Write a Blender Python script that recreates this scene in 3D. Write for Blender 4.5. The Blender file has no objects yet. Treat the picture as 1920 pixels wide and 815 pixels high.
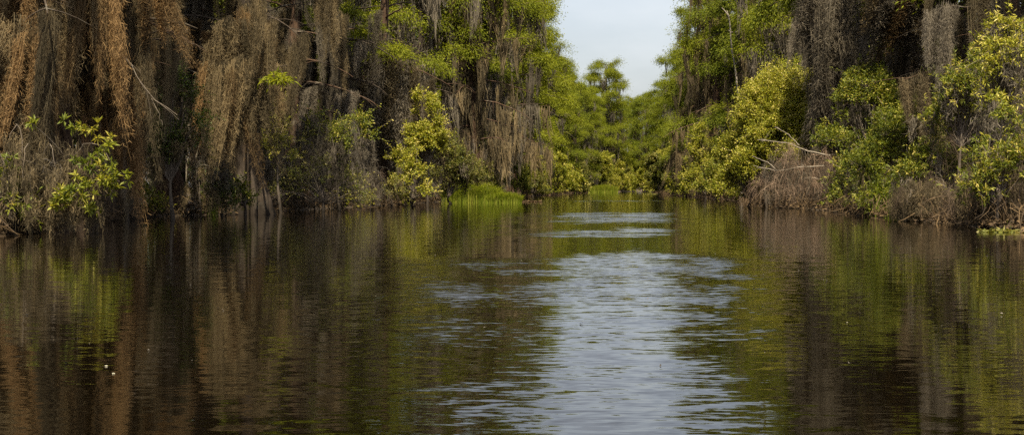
import bpy, math, random
import numpy as np
from mathutils import Vector

sc = bpy.context.scene
COL = sc.collection
F, CX, HY, CH = 2667.0, 960.0, 350.0, 0.9      # lens in photo pixels, centre, horizon row, eye height


def at(px, d):
    return ((px - CX) / F * d, d)


def zof(py, d):
    return CH - (py - HY) / F * d


# ------------------------------------------------------------------ mesh helpers
def nrm(a):
    return a / np.maximum(np.linalg.norm(a, axis=-1, keepdims=True), 1e-9)


class MB:
    def __init__(self):
        self.v, self.f, self.n, self.r, self.k = [], [], [], [], 0

    def add(self, V, Fc, rnd):
        V = np.asarray(V, float).reshape(-1, 3)
        Fc = np.asarray(Fc, int)
        self.v.append(V)
        self.f.append((Fc + self.k).ravel())
        self.n.append(np.full(len(Fc), Fc.shape[1]))
        self.r.append(np.broadcast_to(np.asarray(rnd, float), (len(V),)))
        self.k += len(V)

    def mesh(self, name, mat, smooth=False):
        me = bpy.data.meshes.new(name)
        if self.k:
            V = np.concatenate(self.v)
            L = np.concatenate(self.f).astype(np.int32)
            N = np.concatenate(self.n)
            R = np.concatenate(self.r)
            me.vertices.add(len(V))
            me.vertices.foreach_set('co', V.astype(np.float32).ravel())
            me.loops.add(len(L))
            me.loops.foreach_set('vertex_index', L)
            me.polygons.add(len(N))
            st = np.concatenate([[0], np.cumsum(N)[:-1]]).astype(np.int32)
            me.polygons.foreach_set('loop_start', st)
            if smooth:
                me.polygons.foreach_set('use_smooth', np.ones(len(N), bool))
            a = me.attributes.new('rnd', 'FLOAT', 'POINT')
            a.data.foreach_set('value', R.astype(np.float32))
            me.update(calc_edges=True)
        me.materials.append(mat)
        return me


def ribbons(mb, P, W, S, rnd):
    N, K = P.shape[:2]
    off = S[:, None, :] * (W[..., None] * 0.5)
    V = np.stack([P - off, P + off], 2).reshape(-1, 3)
    i = np.arange(N)[:, None] * (2 * K) + np.arange(K - 1)[None] * 2
    i = i.ravel()
    mb.add(V, np.stack([i, i + 1, i + 3, i + 2], 1), np.repeat(rnd, 2 * K))


def leaves(mb, P, D, L, W, R, rnd, fold=0.22, upbias=0.8):
    N = len(P)
    D = nrm(D)
    U = R.normal(size=(N, 3)) * 0.6 + np.array([0, 0, upbias])
    S = nrm(np.cross(D, U))
    Nn = np.cross(S, D)
    L = np.broadcast_to(L, (N,))[:, None]
    W = np.broadcast_to(W, (N,))[:, None]
    a = P + D * L * 0.45 + S * W * .5 + Nn * W * fold
    b = P + D * L * 0.45 - S * W * .5 + Nn * W * fold
    t = P + D * L - Nn * L * 0.12
    V = np.stack([P, a, t, b], 1).reshape(-1, 3)
    i = np.arange(N) * 4
    T = np.concatenate([np.stack([i, i + 1, i + 2], 1), np.stack([i, i + 2, i + 3], 1)])
    mb.add(V, T, np.repeat(rnd, 4))


def tube(mb, P, rad, sides=6, rnd=0.5, flute=None, cap=True):
    P = np.asarray(P, float)
    K = len(P)
    rad = np.broadcast_to(rad, (K,))
    T = nrm(np.gradient(P, axis=0))
    ref = np.array([1.0, 0.13, 0.07]) if abs(T[0][2]) > 0.7 else np.array([0.05, 0.1, 1.0])
    S = nrm(np.cross(T, ref))
    B = np.cross(T, S)
    th = np.arange(sides) / sides * 2 * math.pi
    rr = rad[:, None] * np.ones(sides)[None]
    if flute is not None:
        rr = rr * flute(th, P[:, 2])
    V = P[:, None] + rr[..., None] * (np.cos(th)[None, :, None] * S[:, None] + np.sin(th)[None, :, None] * B[:, None])
    q = []
    for k in range(K - 1):
        for s in range(sides):
            s2 = (s + 1) % sides
            q.append((k * sides + s, k * sides + s2, (k + 1) * sides + s2, (k + 1) * sides + s))
    mb.add(V.reshape(-1, 3), q, rnd)
    if cap:
        mb.add(np.concatenate([V[-1], [P[-1] + T[-1] * rad[-1] * .4]]), [(s, (s + 1) % sides, sides) for s in range(sides)], rnd)


def bez(a, b, c, n):
    t = np.linspace(0, 1, n)[:, None]
    return (1 - t) ** 2 * np.asarray(a) + 2 * t * (1 - t) * np.asarray(b) + t ** 2 * np.asarray(c)


# ------------------------------------------------------------------ materials
def newmat(name):
    m = bpy.data.materials.new(name)
    m.use_nodes = True
    nt = m.node_tree
    nt.nodes.clear()
    out = nt.nodes.new('ShaderNodeOutputMaterial')
    return m, nt, out


def ramp(nt, cols, fac):
    r = nt.nodes.new('ShaderNodeValToRGB')
    e = r.color_ramp.elements
    while len(e) < len(cols):
        e.new(0.5)
    for k, c in enumerate(cols):
        if len(c) == 2:
            e[k].position, col = c
        else:
            e[k].position, col = k / (len(cols) - 1), c
        e[k].color = (*col, 1)
    nt.links.new(fac, r.inputs[0])
    return r.outputs[0]


def leafmat(name, cols, trans=0.35, rough=0.5, spec=0.3, objvar=0.25, tint=(1.15, 1.1, .6)):
    m, nt, out = newmat(name)
    N, Lk = nt.nodes, nt.links
    at_ = N.new('ShaderNodeAttribute'); at_.attribute_name = 'rnd'
    oi = N.new('ShaderNodeObjectInfo')
    ad = N.new('ShaderNodeMath'); ad.operation = 'MULTIPLY_ADD'
    sb = N.new('ShaderNodeMath'); sb.operation = 'SUBTRACT'
    Lk.new(oi.outputs['Random'], sb.inputs[0]); sb.inputs[1].default_value = .5
    Lk.new(sb.outputs[0], ad.inputs[0]); ad.inputs[1].default_value = objvar
    Lk.new(at_.outputs['Fac'], ad.inputs[2])
    c = ramp(nt, cols, ad.outputs[0])
    p = N.new('ShaderNodeBsdfPrincipled')
    p.inputs['Roughness'].default_value = rough
    p.inputs['Specular IOR Level'].default_value = spec
    Lk.new(c, p.inputs['Base Color'])
    t = N.new('ShaderNodeBsdfTranslucent')
    mul = N.new('ShaderNodeMix'); mul.data_type = 'RGBA'; mul.blend_type = 'MULTIPLY'
    mul.inputs[0].default_value = 1
    Lk.new(c, mul.inputs[6]); mul.inputs[7].default_value = (*tint, 1)
    Lk.new(mul.outputs[2], t.inputs[0])
    mx = N.new('ShaderNodeMixShader'); mx.inputs[0].default_value = trans
    Lk.new(p.outputs[0], mx.inputs[1]); Lk.new(t.outputs[0], mx.inputs[2])
    Lk.new(mx.outputs[0], out.inputs[0])
    return m


def barkmat(name, c1, c2, scale=(16, 16, 1.3), bump=0.7, wet=True):
    m, nt, out = newmat(name)
    N, Lk = nt.nodes, nt.links
    tc = N.new('ShaderNodeTexCoord')
    mp = N.new('ShaderNodeMapping'); mp.inputs['Scale'].default_value = scale
    Lk.new(tc.outputs['Object'], mp.inputs[0])
    nz = N.new('ShaderNodeTexNoise'); nz.inputs['Scale'].default_value = 1; nz.inputs['Detail'].default_value = 7
    nz.inputs['Roughness'].default_value = .65
    Lk.new(mp.outputs[0], nz.inputs['Vector'])
    c = ramp(nt, [(.32, c1), (.55, tuple(.5 * (p + q) for p, q in zip(c1, c2))), (.75, c2)], nz.outputs[0])
    # patches of pale lichen and, on trunks, the dark stain of high water
    n2 = N.new('ShaderNodeTexNoise'); n2.inputs['Scale'].default_value = 2.2; n2.inputs['Detail'].default_value = 4
    Lk.new(tc.outputs['Object'], n2.inputs['Vector'])
    r2 = N.new('ShaderNodeMapRange'); r2.inputs[1].default_value = .58; r2.inputs[2].default_value = .72
    r2.inputs[4].default_value = .55
    Lk.new(n2.outputs[0], r2.inputs[0])
    mx = N.new('ShaderNodeMix'); mx.data_type = 'RGBA'
    Lk.new(r2.outputs[0], mx.inputs[0]); Lk.new(c, mx.inputs[6]); mx.inputs[7].default_value = (.17, .16, .13, 1)
    col = mx.outputs[2]
    if wet:
        sp = N.new('ShaderNodeSeparateXYZ'); Lk.new(tc.outputs['Object'], sp.inputs[0])
        ad = N.new('ShaderNodeMath'); ad.operation = 'MULTIPLY_ADD'
        Lk.new(n2.outputs[0], ad.inputs[0]); ad.inputs[1].default_value = -.8; Lk.new(sp.outputs[2], ad.inputs[2])
        r3 = N.new('ShaderNodeMapRange'); r3.inputs[1].default_value = -.25; r3.inputs[2].default_value = .25
        r3.inputs[3].default_value = .75; r3.inputs[4].default_value = 0
        Lk.new(ad.outputs[0], r3.inputs[0])
        m3 = N.new('ShaderNodeMix'); m3.data_type = 'RGBA'
        Lk.new(r3.outputs[0], m3.inputs[0]); Lk.new(col, m3.inputs[6]); m3.inputs[7].default_value = (.016, .012, .009, 1)
        col = m3.outputs[2]
    p = N.new('ShaderNodeBsdfPrincipled'); p.inputs['Roughness'].default_value = .9
    p.inputs['Specular IOR Level'].default_value = .15
    Lk.new(col, p.inputs['Base Color'])
    b = N.new('ShaderNodeBump'); b.inputs['Strength'].default_value = bump; b.inputs['Distance'].default_value = .06
    Lk.new(nz.outputs[0], b.inputs['Height']); Lk.new(b.outputs[0], p.inputs['Normal'])
    Lk.new(p.outputs[0], out.inputs[0])
    return m


M = dict(
    cyp=leafmat('cypress_needles', [(.085, .11, .008), (.155, .178, .011), (.25, .255, .022)], .5, .6, .15),
    cyp2=leafmat('cypress_needles_deep', [(.062, .09, .008), (.12, .145, .011), (.19, .20, .016)], .4, .6, .15),
    moss_tan=leafmat('moss_tan', [(.05, .041, .027), (.108, .086, .052), (.23, .173, .095)], .3, .9, .05, .5, (1.1, .95, .75)),
    moss_grey=leafmat('moss_grey', [(.075, .064, .048), (.135, .115, .087), (.20, .172, .135)], .3, .9, .05, .5, (1.05, .97, .85)),
    moss_sunlit=leafmat('moss_sunlit', [(.05, .037, .021), (.12, .082, .042), (.26, .165, .077)], .3, .9, .05, .5, (1.2, .9, .6)),  # warm tone of sunlit moss put into the colour
    yel=leafmat('leaf_yellow_green', [(0, (.10, .12, .011)), (.4, (.21, .22, .018)), (.75, (.35, .325, .04)), (1, (.55, .47, .15))], .4, .5, .25),
    grn=leafmat('leaf_mid_green', [(0, (.065, .088, .011)), (.5, (.135, .155, .016)), (.8, (.24, .24, .028)), (1, (.44, .36, .09))], .4, .5, .25),
    drk=leafmat('leaf_dark_green', [(0, (.03, .05, .008)), (.6, (.065, .095, .012)), (1, (.17, .17, .025))], .35, .45, .3),
    oliv=leafmat('leaf_olive', [(0, (.06, .075, .014)), (.5, (.12, .125, .02)), (1, (.24, .20, .06))], .35, .5, .25),
    twig=leafmat('dry_twigs', [(.035, .026, .018), (.075, .053, .037), (.16, .115, .08)], .05, .9, .1),
    twig_tan=leafmat('tan_twigs', [(.07, .048, .034), (.145, .10, .07), (.26, .185, .132)], .1, .9, .1),
    twig_grey=leafmat('grey_twigs', [(.035, .03, .025), (.075, .066, .055), (.16, .142, .12)], .05, .9, .1),
    litter=leafmat('bank_litter', [(.02, .014, .009), (.055, .036, .02), (.13, .085, .042)], .05, .8, .15),
    sedge=leafmat('sedge_blades', [(.10, .145, .011), (.185, .235, .018), (.32, .32, .055)], .45, .45, .3),
    bark=barkmat('cypress_bark', (.022, .017, .013), (.085, .064, .048)),
    bark_red=barkmat('red_cypress_bark', (.026, .016, .011), (.11, .066, .042)),
    stem=barkmat('shrub_bark', (.07, .055, .042), (.20, .165, .13)),
    dead=barkmat('bleached_wood', (.14, .118, .095), (.32, .28, .23), (8, 8, 8), .4, False),
    woods=leafmat('woods_foliage_shaded', [(.014, .02, .005), (.03, .04, .008), (.06, .065, .016)], .3, .7, .1),  # leaf colour darkened to deepen the shade in the gaps
    petal=leafmat('pale_petal', [(.36, .34, .26), (.4, .38, .3)], .2, .5, .3),
)


# ground
def ground_mat():
    m, nt, out = newmat('peat_ground')
    N, Lk = nt.nodes, nt.links
    tc = N.new('ShaderNodeTexCoord')
    nz = N.new('ShaderNodeTexNoise'); nz.inputs['Scale'].default_value = 2.5; nz.inputs['Detail'].default_value = 8
    Lk.new(tc.outputs['Object'], nz.inputs['Vector'])
    c = ramp(nt, [(.3, (.018, .012, .007)), (.55, (.05, .034, .02)), (.75, (.11, .075, .04))], nz.outputs[0])
    p = N.new('ShaderNodeBsdfPrincipled'); p.inputs['Roughness'].default_value = .85
    Lk.new(c, p.inputs['Base Color'])
    b = N.new('ShaderNodeBump'); b.inputs['Distance'].default_value = .1
    Lk.new(nz.outputs[0], b.inputs['Height']); Lk.new(b.outputs[0], p.inputs['Normal'])
    Lk.new(p.outputs[0], out.inputs[0])
    return m


def water_mat():
    m, nt, out = newmat('tannin_water')
    N, Lk = nt.nodes, nt.links
    tc = N.new('ShaderNodeTexCoord')

    def math_(op, a, b=None, c=None):
        n = N.new('ShaderNodeMath'); n.operation = op
        for k, x in enumerate((a, b, c)):
            if x is None:
                continue
            if isinstance(x, (int, float)):
                n.inputs[k].default_value = x
            else:
                Lk.new(x, n.inputs[k])
        return n.outputs[0]

    def vm(op, a, b):
        n = N.new('ShaderNodeVectorMath'); n.operation = op
        for k, x in enumerate((a, b)):
            if isinstance(x, tuple):
                n.inputs[k].default_value = x
            elif isinstance(x, (int, float)):
                n.inputs['Scale'].default_value = x
            else:
                Lk.new(x, n.inputs['Scale'] if (op == 'SCALE' and k == 1) else n.inputs[k])
        return n.outputs[0]

    def noise(scale, detail=2.0, off=(0, 0, 0)):
        mp = N.new('ShaderNodeMapping')
        mp.inputs['Scale'].default_value = scale
        mp.inputs['Location'].default_value = off
        Lk.new(tc.outputs['Object'], mp.inputs[0])
        n = N.new('ShaderNodeTexNoise'); n.inputs['Scale'].default_value = 1
        n.inputs['Detail'].default_value = detail
        n.inputs['Roughness'].default_value = .55
        Lk.new(mp.outputs[0], n.inputs['Vector'])
        return n

    def sm(x, a, b):
        n = N.new('ShaderNodeMapRange'); n.interpolation_type = 'SMOOTHSTEP'
        Lk.new(x, n.inputs[0]); n.inputs[1].default_value = a; n.inputs[2].default_value = b
        return n.outputs[0]
    sep = N.new('ShaderNodeSeparateXYZ'); Lk.new(tc.outputs['Object'], sep.inputs[0])
    X, Y = sep.outputs[0], sep.outputs[1]
    # wind-ruffled patches: broad noise stretched across the canal
    wob = noise((.25, .10, 1), 2).outputs[0]
    Yw = math_('MULTIPLY_ADD', math_('SUBTRACT', wob, .5), 9.0, Y)
    near = math_('MULTIPLY', math_('SUBTRACT', 1.0, sm(Yw, 16.5, 19.5)), math_('MULTIPLY_ADD', sm(Y, 5.0, 15.0), .75, .42))
    b1 = math_('MULTIPLY', sm(Yw, 24.5, 27.5), math_('SUBTRACT', 1.0, sm(Yw, 28.0, 31.5)))
    b2 = math_('MULTIPLY', sm(Yw, 33.0, 38.0), math_('SUBTRACT', 1.0, sm(Yw, 46.0, 52.0)))
    b3 = math_('MULTIPLY', sm(Yw, 84.0, 88.0), math_('SUBTRACT', 1.0, sm(Yw, 92.0, 96.0)))
    bands = math_('ADD', math_('MULTIPLY', b1, 2.8), math_('ADD', math_('MULTIPLY', b2, 2.8), b3))
    # ruffled only in the open middle of the canal, sheltered water under the banks
    cx = math_('MULTIPLY_ADD', Y, .072, -.35)
    dx = math_('ABSOLUTE', math_('SUBTRACT', X, cx))
    half = math_('MULTIPLY_ADD', Y, .10, .5)
    open_ = math_('SUBTRACT', 1.0, sm(math_('DIVIDE', dx, half), .55, 1.35))
    half2 = math_('MULTIPLY_ADD', Y, .036, .5)
    frag = noise((.45, 1.5, 1), 3, (2, 5, 0)).outputs[0]
    edge = math_('MULTIPLY_ADD', math_('SUBTRACT', frag, .5), 1.6, math_('DIVIDE', dx, half2))
    open2 = math_('MULTIPLY', math_('SUBTRACT', 1.0, sm(edge, .35, 1.6)), sm(frag, .40, .58))
    gust = sm(noise((1.1, .55, 1), 3, (7, 3, 0)).outputs[0], .38, .62)
    mask = math_('MULTIPLY', math_('ADD', math_('MULTIPLY', near, open_), math_('MULTIPLY', bands, open2)), math_('MULTIPLY_ADD', gust, .75, .25))
    amp = math_('MULTIPLY_ADD', mask, 0.5, 0.065)
    n1 = noise((8, 24, 1), 2.5).outputs[1]
    n2 = noise((2.0, 6.5, 1), 1.0, (3, 9, 0)).outputs[1]
    s = vm('ADD', vm('SUBTRACT', n1, (.5, .5, .5)), vm('SCALE', vm('SUBTRACT', n2, (.5, .5, .5)), .45))
    s = vm('MULTIPLY', s, (.25, 1, 0))
    s = vm('SCALE', s, amp)
    cmb = N.new('ShaderNodeCombineXYZ'); Lk.new(math_('MULTIPLY', mask, -.04), cmb.inputs[1])
    s = vm('ADD', s, cmb.outputs[0])
    nn = N.new('ShaderNodeVectorMath'); nn.operation = 'NORMALIZE'
    Lk.new(vm('ADD', s, (0, 0, 1)), nn.inputs[0])
    p = N.new('ShaderNodeBsdfPrincipled')
    p.inputs['Base Color'].default_value = (.0025, .0017, .0008, 1)
    p.inputs['Roughness'].default_value = .03
    p.inputs['IOR'].default_value = 1.38
    Lk.new(nn.outputs[0], p.inputs['Normal'])
    Lk.new(p.outputs[0], out.inputs[0])
    return m


# ------------------------------------------------------------------ object helpers
def tag(o, label=None, cat=None, group=None, kind=None):
    if label: o['label'] = label
    if cat: o['category'] = cat
    if group: o['group'] = group
    if kind: o['kind'] = kind
    return o


def empty(name, x, y, z=0.0, rz=0.0):
    o = bpy.data.objects.new(name, None)
    o.empty_display_size = .3
    COL.objects.link(o)
    o.location = (x, y, z)
    o.rotation_euler = (0, 0, rz)
    return o


def put(name, me, parent=None, loc=(0, 0, 0), rz=0.0, scale=(1, 1, 1)):
    o = bpy.data.objects.new(name, me)
    COL.objects.link(o)
    if parent is not None:
        o.parent = parent
    o.location = loc
    o.rotation_euler = (0, 0, rz)
    o.scale = scale
    return o


# ------------------------------------------------------------------ shores, ground, water
LS = np.array([(-60, -10), (20, -9.5), (26.7, -9.6), (33, -10.2), (40, -10.9), (44, -10.2), (46.5, -8.6), (54.5, -8.2), (68.6, -5.9),
               (86, -3.9), (110, -1), (133, 2), (170, 6), (200, 9), (225, 12.5), (240, 17.3), (260, 22), (300, 26), (312, 27.6)])
RS = np.array([(-60, 10), (20, 10.2), (29, 10.4), (43.6, 10.8), (53, 11.9), (63, 11.4), (80, 13.6), (96, 14.8), (140, 16.5), (171, 18),
               (200, 20.2), (240, 23.5), (280, 26.5), (312, 28.0)])


def xl(y): return np.interp(y, LS[:, 0], LS[:, 1])
def xr(y): return np.interp(y, RS[:, 0], RS[:, 1])


def build_ground():
    ys = np.concatenate([np.arange(-60, 120, .6), np.arange(120, 316, 1.5), [330, 360, 420, 520, 700, 1000, 1600]])
    R = np.random.default_rng(5)
    rows = []
    offs = np.array([-900, -300, -120, -60, -35, -22, -15, -11, -8, -6, -4.5, -3.3, -2.3, -1.6, -1.0, -.6, -.3, 0, .3, .7, 1.4, 2.4])
    wl = np.cumsum(R.normal(size=len(ys))) * .0
    for k, y in enumerate(ys):
        a, b = float(xl(y)) - .5, float(xr(y)) + .5
        if y > 312:
            a, b = 27.7, 27.9
        wob = .35 * math.sin(y * .9) + .25 * math.sin(y * 2.3 + 1)
        g = min(1.0, max(0.02, (b - a) / 6.0))
        xs = np.concatenate([a + wob * g + offs * np.where(offs > 0, g, 1), (b + wob * g - offs * np.where(offs > 0, g, 1))[::-1]])
        o2 = np.concatenate([offs, offs[::-1]])
        z = np.interp(o2, [-900, -20, -6, -1.5, -.5, 0, .5, 2.5], [.5, .4, .28, .17, .10, -.03, -.3, -.9 * g])
        z = z + np.where(o2 < -.2, R.normal(size=len(o2)) * .04, 0)
        if y > 312:
            z[:] = .4
        rows.append(np.stack([xs, np.full_like(xs, y), z], 1))
    n = len(rows[0])
    V = np.concatenate(rows)
    K = len(rows)
    i = (np.arange(K - 1)[:, None] * n + np.arange(n - 1)[None]).ravel()
    mb = MB(); mb.add(V, np.stack([i, i + 1, i + n + 1, i + n], 1), .5)
    o = put('ground', mb.mesh('ground', ground_mat(), True))
    tag(o, 'dark peat bank and bed of the swamp canal', kind='structure')
    mb = MB()
    mb.add([(-40, -60, 0), (60, -60, 0), (60, 316, 0), (-40, 316, 0)], [(0, 1, 2, 3)], .5)
    o = put('water', mb.mesh('water', water_mat()))
    tag(o, 'dark tea coloured canal water with ruffled patches', kind='structure')


build_ground()


# ------------------------------------------------------------------ cypress prototypes
def moss_hair(mb, A, L, W, R, nstr, wid, curls=0, curl_len=.1, curl_w=.012):
    """bundles of hanging strands below the points A (N,3), lengths L (N,), bundle widths W (N,)"""
    N = len(A)
    idx = np.repeat(np.arange(N), nstr)
    n = len(idx)
    K = 7
    t = np.linspace(0, 1, K)
    ln = L[idx] * R.uniform(.35, 1, n) ** .8
    x0 = R.normal(size=(n, 2)) * W[idx][:, None] * .34 * np.array([1, .55])
    z0 = -R.uniform(0, .25, n) * L[idx]
    P = np.zeros((n, K, 3))
    # bundles narrow towards their tips
    pinch = 1 - .85 * (np.clip((-z0[:, None] + ln[:, None] * t[None]) / L[idx][:, None], 0, 1)) ** 1.25
    wig = np.cumsum(R.normal(size=(n, K, 2)), 1) * .012
    sway = (R.normal(size=(N, 2)) * .11)[idx]
    P[..., 0] = A[idx, 0][:, None] + x0[:, :1] * pinch + wig[..., 0] + sway[:, :1] * t[None] ** 2 * ln[:, None]
    P[..., 1] = A[idx, 1][:, None] + x0[:, 1:] * pinch + wig[..., 1] + sway[:, 1:] * t[None] ** 2 * ln[:, None]
    P[..., 2] = A[idx, 2][:, None] + z0[:, None] - ln[:, None] * t[None]
    Wd = wid * R.uniform(.5, 1.3, (n, 1)) * (1 - .75 * t[None] ** 2)
    a = R.uniform(0, math.pi, n)
    S = np.stack([np.cos(a), np.sin(a), R.normal(size=n) * .2], 1)
    br = R.uniform(0, 1, N)[idx] * .7 + R.uniform(0, .3, n)
    ribbons(mb, P, Wd, nrm(S), br)
    if curls:
        c = R.integers(0, n, curls)
        k = R.uniform(0, K - 1.001, curls)
        k0 = k.astype(int); fr = (k - k0)[:, None]
        C = P[c, k0] * (1 - fr) + P[c, k0 + 1] * fr
        C = C + R.normal(size=C.shape) * np.array([.035, .035, .02])
        d1 = nrm(R.normal(size=(curls, 3)) * np.array([.8, .8, .4]) + np.array([0, 0, -.95]))
        d2 = nrm(d1 + R.normal(size=(curls, 3)) * .55 + np.array([0, 0, -.3]))
        l = curl_len * 1.5 * R.uniform(.5, 1.4, curls)[:, None]
        PP = np.stack([C, C + d1 * l * .5, C + d1 * l * .5 + d2 * l * .5], 1)
        WW = curl_w * .8 * R.uniform(.6, 1.3, (curls, 1)) * np.array([1, .9, .3])[None]
        ribbons(mb, PP, WW, nrm(np.cross(d1, R.normal(size=(curls, 3)))), np.clip(br[c] + R.normal(size=curls) * .08, 0, 1))


def cypress(seed, H=19.0, zl=3.2, R_=3.2, nlimb=34, fol_z=4.0, pads=1.0, moss_n=90, moss_len=2.2, r0=.26, far=True, lw=1.0, fp=(.55, .5)):
    R = np.random.default_rng(seed)
    tr, cr, ms = MB(), MB(), MB()
    K = 26
    z = np.concatenate([np.linspace(-.4, 2.2, 10), np.linspace(2.8, H * .97, K - 10)])
    wx = np.cumsum(R.normal(size=K)) * .045; wy = np.cumsum(R.normal(size=K)) * .045
    P = np.stack([wx - wx[2], wy - wy[2], z], 1)
    rad = r0 * (1 - z / H) ** .75 + .02 + r0 * .75 * np.exp(-np.maximum(z, 0) / .8)
    nf = R.integers(6, 9); ph = R.uniform(0, 6)
    fl = lambda th, zz: 1 + (.34 * np.exp(-np.maximum(zz, 0) / 1.6) + .07)[:, None] * np.cos(nf * th[None] + ph + .8 * np.sin(2 * th[None]))
    tube(tr, P, rad, 40, .5, fl)
    limbs = []
    az = R.uniform(0, 6.28)
    FP, FD = [], []
    for k in range(nlimb):
        u = (k + R.uniform(-.3, .3)) / nlimb
        zz = zl + (H * .975 - zl) * np.clip(u, 0, 1) ** .85
        az += 2.4 + R.normal() * .4
        prof = R_ * (1.0 if u < .62 else (1 - .5 * ((u - .62) / .38) ** 1.3)) * R.uniform(.55, 1.12)
        c0 = np.array([np.interp(zz, z, P[:, 0]), np.interp(zz, z, P[:, 1]), zz])
        d = np.array([math.cos(az), math.sin(az), 0])
        side = np.array([-d[1], d[0], 0])
        K2 = 8
        t = np.linspace(0, 1, K2)
        bend = R.normal() * .25
        rise = R.uniform(.02, .42) + .55 * max(0, u - .6); droop = R.uniform(.12, .45)
        path = c0 + d * (prof * t)[:, None] + side * (prof * bend * t ** 2)[:, None]
        path[:, 2] += prof * (rise * t - droop * t ** 2)
        path += np.cumsum(R.normal(size=(K2, 3)), 0) * .03 * t[:, None]
        tube(tr, path, (.018 + .011 * prof) * (1 - .85 * t) + .005, 5, .5)
        limbs.append(path)
        subs = [path]
        for q in range(R.integers(3, 6)):
            tq = R.uniform(.3, .95)
            p0 = np.array([np.interp(tq, t, path[:, a]) for a in range(3)])
            sd = nrm(d * R.uniform(.3, .9) + side * R.choice([-1, 1]) * R.uniform(.5, 1) + np.array([0, 0, R.uniform(-.25, .2)]))
            sl = prof * R.uniform(.2, .45)
            sp = p0 + sd * (sl * np.linspace(0, 1, 4))[:, None]
            sp[:, 2] -= sl * .25 * np.linspace(0, 1, 4) ** 2
            tube(tr, sp, .02 * (1 - np.linspace(0, .8, 4)), 3, .5)
            subs.append(sp)
        if zz > fol_z and R.uniform() < (fp[0] + fp[1] * u):
            for sp in subs:
                m = len(sp)
                npad = max(2, int(len(sp) * 1.0 * pads))
                for q in range(npad):
                    tq = R.uniform(.45 if sp is path else .2, 1.0)
                    if R.uniform() < .12: continue
                    pc = np.array([np.interp(tq, np.linspace(0, 1, m), sp[:, a]) for a in range(3)])
                    n = int(R.integers(46, 100))
                    rr = R.uniform(.26, .68)
                    off = R.normal(size=(n, 3)) * np.array([rr, rr, rr * .66]) * .75
                    off[:, 2] -= .3 * (off[:, 0] ** 2 + off[:, 1] ** 2)
                    FP.append(pc + off)
                    FD.append(nrm(off + d * .25) + R.normal(size=(n, 3)) * .45 + np.array([0, 0, -.5]))
    FP = np.concatenate(FP); FD = np.concatenate(FD)
    n = len(FP)
    leaves(cr, FP, FD, R.uniform(.12, .26, n) * lw, R.uniform(.035, .065, n) * lw, R, np.clip(R.normal(.5, .22, n), 0, 1))
    if moss_n:
        A = []
        for q in range(moss_n):
            pth = limbs[int(len(limbs) * R.uniform(0, 1) ** 1.5 * .9)]
            tq = R.uniform(.08, .95) * (len(pth) - 1); k0 = int(tq)
            A.append(pth[k0] * (1 - tq + k0) + pth[min(k0 + 1, len(pth) - 1)] * (tq - k0))
        A = np.array(A)
        L = np.minimum(R.uniform(.5, 1, moss_n) ** 1.5 * moss_len, A[:, 2] - .5)
        moss_hair(ms, A, np.maximum(L, .4), R.uniform(.3, .8, moss_n), R, 26, .045, curls=moss_n * 26, curl_len=.2, curl_w=.03)
    return dict(tr=tr, cr=cr, ms=ms, limbs=limbs)


def finish(p, nm, cm, bm='bark', mm='moss_grey'):
    return dict(trunk=p['tr'].mesh('trunk', M[bm], True), crown=p['cr'].mesh('crown', M[cm]),
                moss=p['ms'].mesh('spanish_moss', M[mm]) if p['ms'].k else None, limbs=p['limbs'])


FAR = [finish(cypress(11, 19, 3.0, 4.0, 50, 3.4, 1.15, 150, 2.6), 'a', 'cyp'),
       finish(cypress(12, 19, 4.0, 3.5, 48, 4.4, 1.15, 140, 2.4), 'b', 'cyp2', mm='moss_tan'),
       finish(cypress(13, 19, 2.4, 4.4, 52, 2.6, 1.25, 120, 2.0), 'c', 'cyp'),
       finish(cypress(14, 19, 4.0, 3.4, 48, 6.0, 1.15, 190, 3.2), 'd', 'cyp2', 'bark_red', 'moss_tan')]
MOSSY = [finish(cypress(21, 19, 3.0, 4.0, 40, 4.4, .75, 260, 3.2, fp=(.2, .8)), 'e', 'cyp'),
         finish(cypress(22, 19, 3.4, 3.8, 40, 4.4, .7, 240, 3.0, r0=.36, fp=(.2, .75)), 'f', 'cyp', 'bark_red', 'moss_tan')]
NEAR = [finish(cypress(31, 18, 4.4, 3.3, 38, 9.0, 1.3, 0, r0=.34), 'g', 'cyp'),
        finish(cypress(32, 18, 4.0, 3.2, 38, 9.0, 1.3, 0, r0=.30), 'h', 'cyp2', 'bark_red')]


# moss drapes for the trees close by
def drape(seed, L, W, nsub):
    R = np.random.default_rng(seed)
    mb = MB()
    A = np.stack([np.linspace(-.5, .5, nsub) * W + R.normal(size=nsub) * .05, R.normal(size=nsub) * .09, R.uniform(-.12, .05, nsub) * L], 1)
    Ls = L * R.uniform(.4, 1, nsub); Ls[R.integers(0, nsub)] = L
    Ws = R.uniform(.6, 1.2, nsub) * (W / nsub * 1.3 + .07)
    moss_hair(mb, A, Ls, Ws, R, 40, .012, curls=int(3600 * L * max(.45, W / .4)), curl_len=.065, curl_w=.0075)
    return mb.mesh('moss_drape', M['moss_tan'])


DR = [(2.0, drape(1, 2.0, .22, 2)), (3.0, drape(2, 3.0, .34, 3)), (1.3, drape(3, 1.3, .2, 2)), (2.4, drape(4, 2.4, .7, 6)),
      (3.6, drape(5, 3.6, .26, 2)), (1.7, drape(6, 1.7, .5, 4)), (2.6, drape(7, 2.6, .16, 1)), (2.2, drape(8, 2.2, .4, 4))]


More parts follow.
